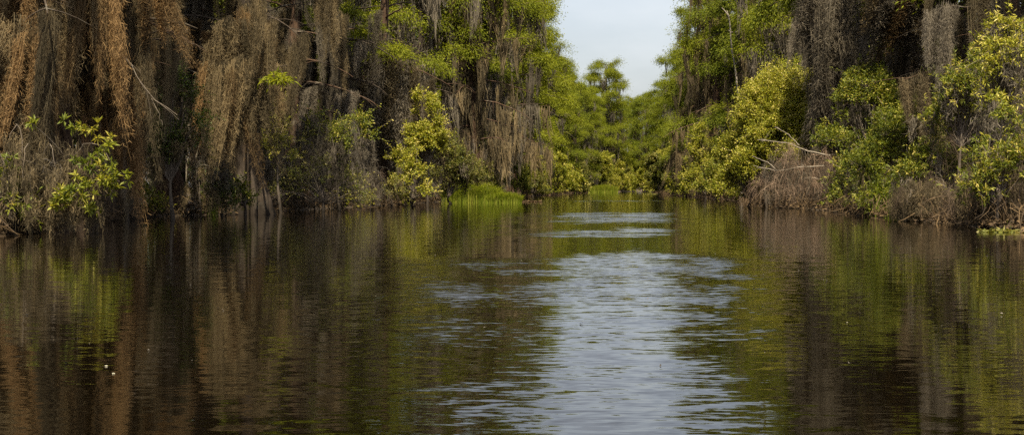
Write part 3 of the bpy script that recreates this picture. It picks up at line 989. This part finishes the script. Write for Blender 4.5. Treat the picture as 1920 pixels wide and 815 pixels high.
shrub(528, 49.5, 75, 170, 'yel', 'yellow green shrub in the gap right of the biggest moss tassels', 8, .10, .045, .9, 1.6, pyb=300, lobes=7)
brush(600, 53.5, 230, 195, 1000, 'twig_grey', 'rounded mound of grey twigs and hanging moss on the left bank', 9, 2.6, 8, 260)
shrub(458, 44.6, 60, 320, 'grn', 'low ferny green plant beside the dark trunk foot under the biggest tassels', 50, .10, .04, .8, 1.0, lobes=6)
shrub(672, 56.5, 60, 315, 'yel', 'small yellow green sprig low on the grey twig mound', 51, .10, .045, .7, 1.2, lobes=6)
shrub(292, 42.8, 60, 345, 'grn', 'low green sprig at the waterline left of the cypress knees', 52, .10, .04, .6, 1.0, lobes=5)
shrub(640, 53.5, 160, 175, 'grn', 'green leafy shrub topping the grey twig mound', 10, .10, .045, .75, 2.2, pyb=300, lobes=9)
shrub(605, 51.8, 200, 240, 'oliv', 'sparse olive shrub growing through the grey twig mound', 11, .09, .035, .28, 2.6, lobes=9)
brush(685, 60, 80, 300, 360, 'twig', 'reddish brown brush at the water right of the grey twig mound', 12, 1.6, 4, 10)
shrub(765, 67.5, 95, 245, 'yel', 'loose yellow green shrub leaning over the water left of the tall bright bush', 13, .13, .055, .75, 2.0, lobes=9)
shrub(800, 70, 85, 142, 'yel', 'tall brightest yellow bush on the left bank', 14, .12, .055, 1.9, 2.4, pyb=300, lobes=15)
shrub(850, 75, 130, 205, 'oliv', 'broad olive bush with brown twigs above the bright sedge', 15, .11, .05, 1.2, 2.8, twigs=400, lobes=13, moss=25)
shrub(735, 66, 60, 320, 'oliv', 'low dull shrub at the waterline left of the loose yellow shrub', 16, .1, .04, .6, 1.4, lobes=5, twigs=120)
shrub(925, 92, 60, 290, 'oliv', 'slim olive shrub under the hanging moss behind the sedge', 17, .12, .05, .8, 2, lobes=7)
shrub(968, 112, 60, 285, 'grn', 'green shrub at the water just past the bright sedge', 18, .13, .06, .8, 2, lobes=7)
shrub(1045, 146, 100, 283, 'yel', 'rounded yellow brown shrub where the left bank narrows', 19, .16, .08, .85, 3, lobes=11, twigs=250)
shrub(1000, 128, 60, 300, 'oliv', 'dull shrub left of the rounded yellow brown one', 20, .14, .07, .7, 2.4, lobes=7, twigs=120)
shrub(1085, 196, 60, 290, 'oliv', 'distant olive shrub beside the far sedge patch', 21, .18, .09, .8, 3, lobes=8, moss=14)
shrub(1125, 232, 70, 275, 'yel', 'distant yellow green shrub behind the far sedge patch', 22, .2, .1, .8, 3, lobes=9)
shrub(1160, 262, 60, 290, 'oliv', 'hazy olive shrub left of the middle of the canal end', 23, .22, .11, .8, 3, lobes=8, moss=14)
shrub(1188, 300, 60, 280, 'oliv', 'pale shrub in the middle of the canal end', 24, .24, .12, .9, 3, lobes=9)
# right bank
shrub(1215, 236, 60, 270, 'yel', 'pale yellow green shrub right of the canal end', 25, .2, .1, .85, 3, lobes=9)
shrub(1240, 178, 55, 300, 'grn', 'darker green low shrub at the water on the far right bank', 26, .17, .08, .9, 2.4, lobes=7)
shrub(1258, 180, 70, 255, 'yel', 'light shrub behind the darker green low one on the far right bank', 27, .17, .08, .8, 3, lobes=9, moss=12)
shrub(1292, 132, 80, 278, 'oliv', 'mossy olive shrub midway along the right bank', 28, .14, .065, .8, 2.6, lobes=9, moss=40, twigs=160)
shrub(1325, 106, 100, 190, 'yel', 'rounded green bush below the bleached snag', 29, .13, .06, .8, 2.8, lobes=12, twigs=160)
shrub(1335, 98, 90, 290, 'grn', 'low green bush at the water under the rounded bush', 30, .13, .06, .8, 2.2, lobes=8, twigs=200)
shrub(1478, 63.5, 215, 92, 'yel', 'big yellow bush, the brightest on the right bank', 31, .105, .045, 1.8, 3.0, pyb=300, lobes=24, ragged=1.1)
shrub(1440, 62.5, 160, 190, 'yel', 'middle of the yellow thicket, just above the bleached limbs', 46, .105, .045, 1.7, 2.4, pyb=340, lobes=14)
shrub(1400, 65, 150, 200, 'yel', 'pale yellow bush sloping to the water left of the brown hanging twigs', 32, .105, .045, 1.6, 2.6, lobes=16)
shrub(1540, 63, 90, 110, 'grn', 'green leaves around the foot of the long grey moss column', 33, .12, .05, .6, 2.2, pyb=330, lobes=10)
b1 = brush(1500, 60.6, 150, 262, 2000, 'twig_tan', 'brown mass of hanging twigs with bleached limbs on the right bank', 34, 2.6, 8, 60)
limb_line(b1, 'bleached_limb', [(1556, 292), (1510, 282), (1480, 268), (1420, 262)], 60.2, .034, .009, 'dead', 5, 5)
limb_line(b1, 'bleached_limb', [(1498, 272), (1475, 250), (1452, 238)], 60.2, .022, .01, 'dead', 2, 6)
limb_line(b1, 'bleached_limb', [(1545, 311), (1500, 313), (1458, 320), (1412, 310)], 60.2, .034, .009, 'dead', 5, 7)
limb_line(b1, 'bleached_limb', [(1458, 320), (1440, 305), (1412, 294)], 60.2, .025, .01, 'dead', 1, 8)
limb_line(b1, 'bleached_limb', [(1540, 335), (1505, 333)], 60.2, .03, .012, 'dead', 0, 9)
shrub(1590, 50, 90, 235, 'grn', 'leafy bush reaching over the water right of the brown hanging twigs', 35, .10, .042, .9, 2.0, lobes=11, twigs=120)
shrub(1600, 55, 100, 200, 'drk', 'dark shrub in shade behind the leafy bush on the right bank', 36, .11, .045, .7, 2, lobes=9)
shrub(1690, 44, 230, 150, 'grn', 'wide narrow leaved bush with yellowing tips in the right middle', 37, 0.098, 0.029, 1.95, 2.4, pyb=345, lobes=17, twigs=260, style='rosette')
shrub(1650, 43, 110, 300, 'grn', 'low bush of bright leaves at the water below the wide narrow leaved bush', 38, .11, .036, .7, 1.6, lobes=7, twigs=150)
shrub(1640, 54.5, 220, 95, 'grn', 'dull green shrub in the hollow under the moss columns on the right bank', 47, .11, .045, 1.4, 2.2, pyb=300, lobes=12, moss=30)
shrub(1750, 39, 130, 215, 'grn', 'narrow leaved shrub with drooping yellow leaves above the brown twig curtain', 53, 0.107, 0.029, 1.30, 1.6, pyb=350, lobes=10, style='rosette', moss=20)
brush(1735, 37.5, 130, 320, 200, 'twig', 'brown hanging twig curtain over dark water at right', 39, 1.6, 6, 150)
brush(1868, 33, 150, 275, 280, 'twig', 'brown twig curtain with pale curved stems at the right edge', 40, 1.5, 7, 140)
shrub(1810, 38, 150, 60, 'grn', 'tall leafy bush on the upper right, yellow leaves mixed in', 41, 0.107, 0.031, 1.30, 2.2, pyb=260, lobes=15, twigs=200, style='rosette', moss=40)
shrub(1880, 34, 120, -60, 'yel', 'tallest yellow leaved shrub in the upper right corner', 42, 0.115, 0.031, 1.17, 2.0, pyb=220, lobes=14, twigs=220, style='rosette', moss=30)
shrub(1870, 31.6, 160, 195, 'grn', 'dark narrow leaved shrub at the right edge above the twig curtain', 43, 0.115, 0.029, 1.04, 1.4, pyb=385, lobes=11, twigs=150, style='rosette')
shrub(1755, 45, 150, 40, 'grn', 'mid green bush beside the orange edged moss columns', 44, .11, .04, .9, 2.2, pyb=260, lobes=11)


def filler():
    R = np.random.default_rng(515)
    protos = [r for r in bpy.data.objects if r.name.startswith('shrub') and r.get('label', '').split(' ')[0] in ('rounded', 'distant', 'pale', 'mossy', 'light')]
    labs = ['leafy bush in the unbroken green hem of the left bank', 'leafy bush in the unbroken green hem of the right bank']
    for side in (0, 1):
        y = 100.0 if side == 0 else 90.0
        while y < 308:
            x = float(xl(y)) - R.uniform(.6, 2.2) if side == 0 else float(xr(y)) + R.uniform(.6, 2.2)
            src = protos[R.integers(0, len(protos))]
            c = src.copy(); COL.objects.link(c)
            c.location = (x, y, .08); c.rotation_euler = (0, 0, R.uniform(0, 6.28))
            k = R.uniform(.7, 1.25); c.scale = (k, k, k * R.uniform(.8, 1.2))
            c['label'] = labs[side]; c['group'] = ['green hem bushes of the left bank', 'green hem bushes of the right bank'][side]
            for ch in src.children:
                e = ch.copy(); COL.objects.link(e); e.parent = c
            y += R.uniform(4.5, 8.5)


filler()


# ------------------------------------------------------------------ snag, knees, sedge, litter, floats
def snag():
    x, y = at(1372, 90)
    r = empty('dead_snag', x, y, .05)
    tag(r, 'bleached dead snag with broken stubs above the rounded bush', 'dead tree')
    limb_line(r, 'trunk', [(1392, 260), (1385, 190), (1378, 130), (1370, 80), (1366, 40), (1362, 22)], 90, .085, .035, 'dead', 0, 1)
    for k, q in enumerate([[(1366, 32), (1358, 22), (1352, 16)], [(1372, 62), (1364, 58)], [(1378, 62), (1388, 56)], [(1380, 120), (1388, 112)]]):
        limb_line(r, 'stub', q, 90, .045, .02, 'dead', 0, 2 + k)
    mb = MB(); tube(mb, np.array([(.6, 0, -.4), (.75, 0, 2), (.8, 0, zof(260, 90))]), [.16, .15, .13], 8)
    put('base_trunk', mb.mesh('base_trunk', M['dead'], True), r)


snag()


def sedge(px, d, wpx, hpx, n, label, seed, depth):
    R = np.random.default_rng(seed)
    x, y = at(px, d); W = wpx / F * d; H = hpx / F * d
    o = MB()
    K = 5
    bx = R.uniform(-.5, .5, n); by = R.uniform(-.5, .5, n)
    A = np.stack([bx * W, by * depth, np.full(n, .0)], 1)
    hh = H * R.uniform(.55, 1.15, n) * (1 - 1.6 * np.abs(bx) ** 2.2)
    t = np.linspace(0, 1, K)[None]
    a = R.normal(0, 1, n) * .9
    lean = R.uniform(.1, .75, n) * hh
    P = np.zeros((n, K, 3))
    P[..., 0] = A[:, :1] + np.sin(a)[:, None] * lean[:, None] * t ** 2 + .2 * lean[:, None] * t ** 2
    P[..., 1] = A[:, 1:2] - np.cos(a)[:, None] * lean[:, None] * t ** 2 * .6
    P[..., 2] = hh[:, None] * (t - .22 * t ** 3)
    w = .0045 * d ** .38
    ribbons(o, P, w * R.uniform(.7, 1.3, (n, 1)) * (1 - .9 * t ** 2), nrm(np.stack([np.cos(a), np.sin(a), a * 0], 1)), R.uniform(0, 1, n))
    ob = put('sedge_clump', o.mesh('sedge_clump', M['sedge']), None, (x, y, .0))
    tag(ob, label, 'sedge', 'bright sedge clumps at the water')


sedge(882, 80.5, 105, 46, 4600, 'large bright green sedge clump at the water below the olive bush', 1, 2.0)
sedge(945, 78, 66, 26, 2000, 'low arching end of the bright sedge beside a brown mud spit', 2, 1.2)
sedge(1131, 214, 54, 19, 1800, 'small far patch of bright green sedge on the left bank', 3, 3)
sedge(1660, 43, 60, 110, 170, 'tall thin dark reeds standing under the right bank bushes', 4, 1.4)
sedge(1690, 40, 40, 70, 120, 'short reeds at the waterline left of the brown twig curtain', 5, .8)
sedge(398, 44, 16, 60, 60, 'single tuft of yellow reeds beside the cypress knees', 6, .5)
sedge(1893, 30, 20, 26, 9, 'few thin green blades on the floating strip at the right edge', 7, .2)


def knee(px, d, hpx, label, seed):
    R = np.random.default_rng(seed)
    x, y = at(px, d); H = hpx / F * d
    mb = MB()
    z = np.linspace(-.1, H, 8)
    fl = lambda th, zz: 1 + .18 * np.cos(5 * th[None] + R.uniform(0, 1)) * np.ones((len(zz), 1))
    tube(mb, np.stack([R.normal(size=8) * .012, R.normal(size=8) * .012, z], 1), .05 + .12 * (1 - np.linspace(0, 1, 8)) ** 1.2 * (H / .5), 14, .5, fl)
    tag(put('cypress_knee', mb.mesh('cypress_knee', M['bark_red'], True), None, (x, y, 0)), label, 'cypress knee', 'cypress knees on the left bank')


knee(308, 46, 40, 'tallest orange brown cypress knee under the dark shrub', 1)
knee(322, 46.3, 28, 'second cypress knee, just right of the tallest one', 2)
knee(388, 46, 34, 'cypress knee beside the yellow reed tuft', 3)
knee(283, 45.5, 22, 'low cypress knee left of the tallest one', 4)
knee(345, 45, 18, 'stubby cypress knee at the root tangle', 5)


def root_tangle():
    R = np.random.default_rng(8)
    x, y = at(335, 45)
    mb = MB()
    for k in range(26):
        a = R.uniform(-1.1, 1.1)
        s = np.array([a, R.uniform(-.2, .5), R.uniform(.05, .35)])
        e = s + np.array([R.normal() * .6, R.uniform(-.6, .1), -s[2] - .05])
        tube(mb, bez(s, (s + e) / 2 + np.array([0, 0, R.uniform(.05, .3)]), e, 7), np.linspace(.035, .012, 7) * R.uniform(.6, 1.6), 5, R.uniform())
    tag(put('root_tangle', mb.mesh('root_tangle', M['bark_red'], True), None, (x, y, 0)), 'brown tangle of roots at the waterline around the cypress knees', 'roots')


root_tangle()


def litter():
    R = np.random.default_rng(9)
    mb = MB()
    for side in (0, 1):
        n = 16000
        y = 22 + 200 * R.uniform(0, 1, n) ** 1.8
        off = np.abs(R.normal(size=n)) * .9 - .12
        x = xl(y) - off if side == 0 else xr(y) + off
        z = .04 + np.clip(off, 0, 1.5) * .12 + R.uniform(0, .12, n)
        P = np.stack([x, y, z], 1)
        leaves(mb, P, R.normal(size=(n, 3)) * np.array([1, 1, .5]), R.uniform(.08, .22, n), R.uniform(.03, .08, n), R, R.uniform(0, 1, n))
        m = 5000
        y = 22 + 150 * R.uniform(0, 1, m) ** 1.8
        off = np.abs(R.normal(size=m)) * .7 - .2
        x = xl(y) - off if side == 0 else xr(y) + off
        P0 = np.stack([x, y, R.uniform(.1, .7, m)], 1)
        dv = R.normal(size=(m, 3)) * np.array([.25, .25, .1]); dv[:, 2] -= .3
        Q = np.stack([P0, P0 + dv * .5 + R.normal(size=(m, 3)) * .04, P0 + dv], 1)
        Q[..., 2] = np.maximum(Q[..., 2], .01)
        ribbons(mb, Q, np.array([[.02, .016, .008]]) * np.ones((m, 1)), nrm(R.normal(size=(m, 3))), R.uniform(0, 1, m))
    tag(put('bank_litter', mb.mesh('bank_litter', M['litter'])), 'brown leaf litter and roots along the waterline', kind='stuff')


litter()


def spit(px, py, wpx, label, seed, mat, hgt=.05, name='mud_spit', cat='mud spit'):
    R = np.random.default_rng(seed)
    d = CH * F / (py - HY)
    x, y = at(px, d); W = wpx / F * d
    mb = MB()
    n = int(240 * max(W, .5))
    P = np.stack([R.uniform(-.5, .5, n) * W, R.normal(size=n) * .12, R.uniform(.0, hgt, n)], 1)
    leaves(mb, P, R.normal(size=(n, 3)) * np.array([1, .6, .25]), R.uniform(.08, .2, n), R.uniform(.03, .06, n), R, R.uniform(.3, 1, n))
    tube(mb, np.stack([np.linspace(-.5, .5, 9) * W, R.normal(size=9) * .03, np.full(9, .01)], 1), np.full(9, .035), 6, .6)
    tag(put(name, mb.mesh(name, M[mat]), None, (x, y, 0)), label, cat)


spit(992, 378.5, 44, 'low brown mud spit at the tip of the bright sedge', 1, 'litter')
spit(1230, 364, 40, 'pale strip of floating plants by the far right bank', 2, 'oliv', .06, 'floating_plants', 'floating plants')
spit(1876, 435, 72, 'thin green floating strip of plants at the right edge', 3, 'oliv', .02, 'floating_strip', 'floating plants')


def floats():
    R = np.random.default_rng(10)
    for k, (px, py, lab) in enumerate([(197, 687, 'upper of two pale petals floating on dark water'), (211, 701, 'lower of two pale petals floating on dark water')]):
        d = CH * F / (py - HY)
        x, y = at(px, d)
        mb = MB(); P = np.zeros((5, 3)); P[:, 2] = .003
        a = np.arange(5) * 1.257
        leaves(mb, P, np.stack([np.cos(a), np.sin(a), (.03 + a * 0)], 1), .0075, .007, R, np.full(5, .5))
        tag(put('floating_petal', mb.mesh('floating_petal', M['petal']), None, (x, y, 0)), lab, 'petal', 'floating petals')
    mb = MB(); n = 170
    y = 7 + 40 * R.uniform(0, 1, n) ** 1.3
    x = R.uniform(-.36, .36, n) * y
    P = np.stack([x, y, np.full(n, .004)], 1)
    leaves(mb, P, np.stack([R.normal(size=n), R.normal(size=n), np.full(n, .1)], 1), R.uniform(.008, .03, n), R.uniform(.006, .018, n), R, R.uniform(0, 1, n))
    tag(put('floating_specks', mb.mesh('floating_specks', M['twig_grey'])), 'tiny pale specks of leaf and foam drifting on the water', kind='stuff')


floats()

# ------------------------------------------------------------------ sky, sun, camera
EL, AZ = math.radians(60), math.radians(176)
w = bpy.data.worlds.new('World'); sc.world = w; w.use_nodes = True
nt = w.node_tree
sky = nt.nodes.new('ShaderNodeTexSky'); sky.sky_type = 'NISHITA'
sky.sun_disc = False; sky.sun_elevation = EL; sky.sun_rotation = AZ
sky.dust_density = 3.0; sky.air_density = 1.0; sky.ozone_density = 1.5
bg = nt.nodes['Background']; bg.inputs[1].default_value = .075
hs = nt.nodes.new('ShaderNodeHueSaturation'); hs.inputs['Saturation'].default_value = .47
nt.links.new(sky.outputs[0], hs.inputs['Color'])
tcw = nt.nodes.new('ShaderNodeTexCoord')
mpw = nt.nodes.new('ShaderNodeMapping'); mpw.inputs['Scale'].default_value = (5, 5, 16); mpw.inputs['Location'].default_value = (.6, .2, .3)
nt.links.new(tcw.outputs['Generated'], mpw.inputs[0])
nzw = nt.nodes.new('ShaderNodeTexNoise'); nzw.inputs['Scale'].default_value = 1.3; nzw.inputs['Detail'].default_value = 6
nt.links.new(mpw.outputs[0], nzw.inputs['Vector'])
mrw = nt.nodes.new('ShaderNodeMapRange'); mrw.inputs[1].default_value = .45; mrw.inputs[2].default_value = .75; mrw.inputs[4].default_value = .3
nt.links.new(nzw.outputs[0], mrw.inputs[0])
mxw = nt.nodes.new('ShaderNodeMix'); mxw.data_type = 'RGBA'
nt.links.new(mrw.outputs[0], mxw.inputs[0]); nt.links.new(hs.outputs[0], mxw.inputs[6]); mxw.inputs[7].default_value = (5.6, 5.7, 5.85, 1)
nt.links.new(mxw.outputs[2], bg.inputs[0])
sd = Vector((math.sin(AZ) * math.cos(EL), math.cos(AZ) * math.cos(EL), math.sin(EL)))
sl = bpy.data.lights.new('sun', 'SUN'); sl.energy = 5.0; sl.angle = math.radians(.6); sl.color = (1, .885, .65)
so = bpy.data.objects.new('sun', sl); COL.objects.link(so)
so.rotation_euler = (-sd).to_track_quat('-Z', 'Y').to_euler()
so.location = (0, -20, 40)

cam = bpy.data.cameras.new('camera'); cam.lens = 50; cam.sensor_width = 36; cam.clip_end = 4000; cam.clip_start = .05
co = bpy.data.objects.new('camera', cam); COL.objects.link(co)
co.location = (0, 0, CH)
co.rotation_euler = (math.radians(90) - math.atan((407.5 - HY) / F), 0, 0)
sc.camera = co

sc.view_settings.view_transform = 'Standard'
sc.view_settings.look = 'None'
sc.view_settings.exposure = 1.38
sc.view_settings.gamma = 1
sc.view_settings.use_curve_mapping = False
cy = sc.cycles
cy.max_bounces = 6; cy.diffuse_bounces = 3; cy.glossy_bounces = 3; cy.transmission_bounces = 4; cy.transparent_max_bounces = 4
cy.use_denoising = False
cy.caustics_reflective = False; cy.caustics_refractive = False
cy.sample_clamp_indirect = 6
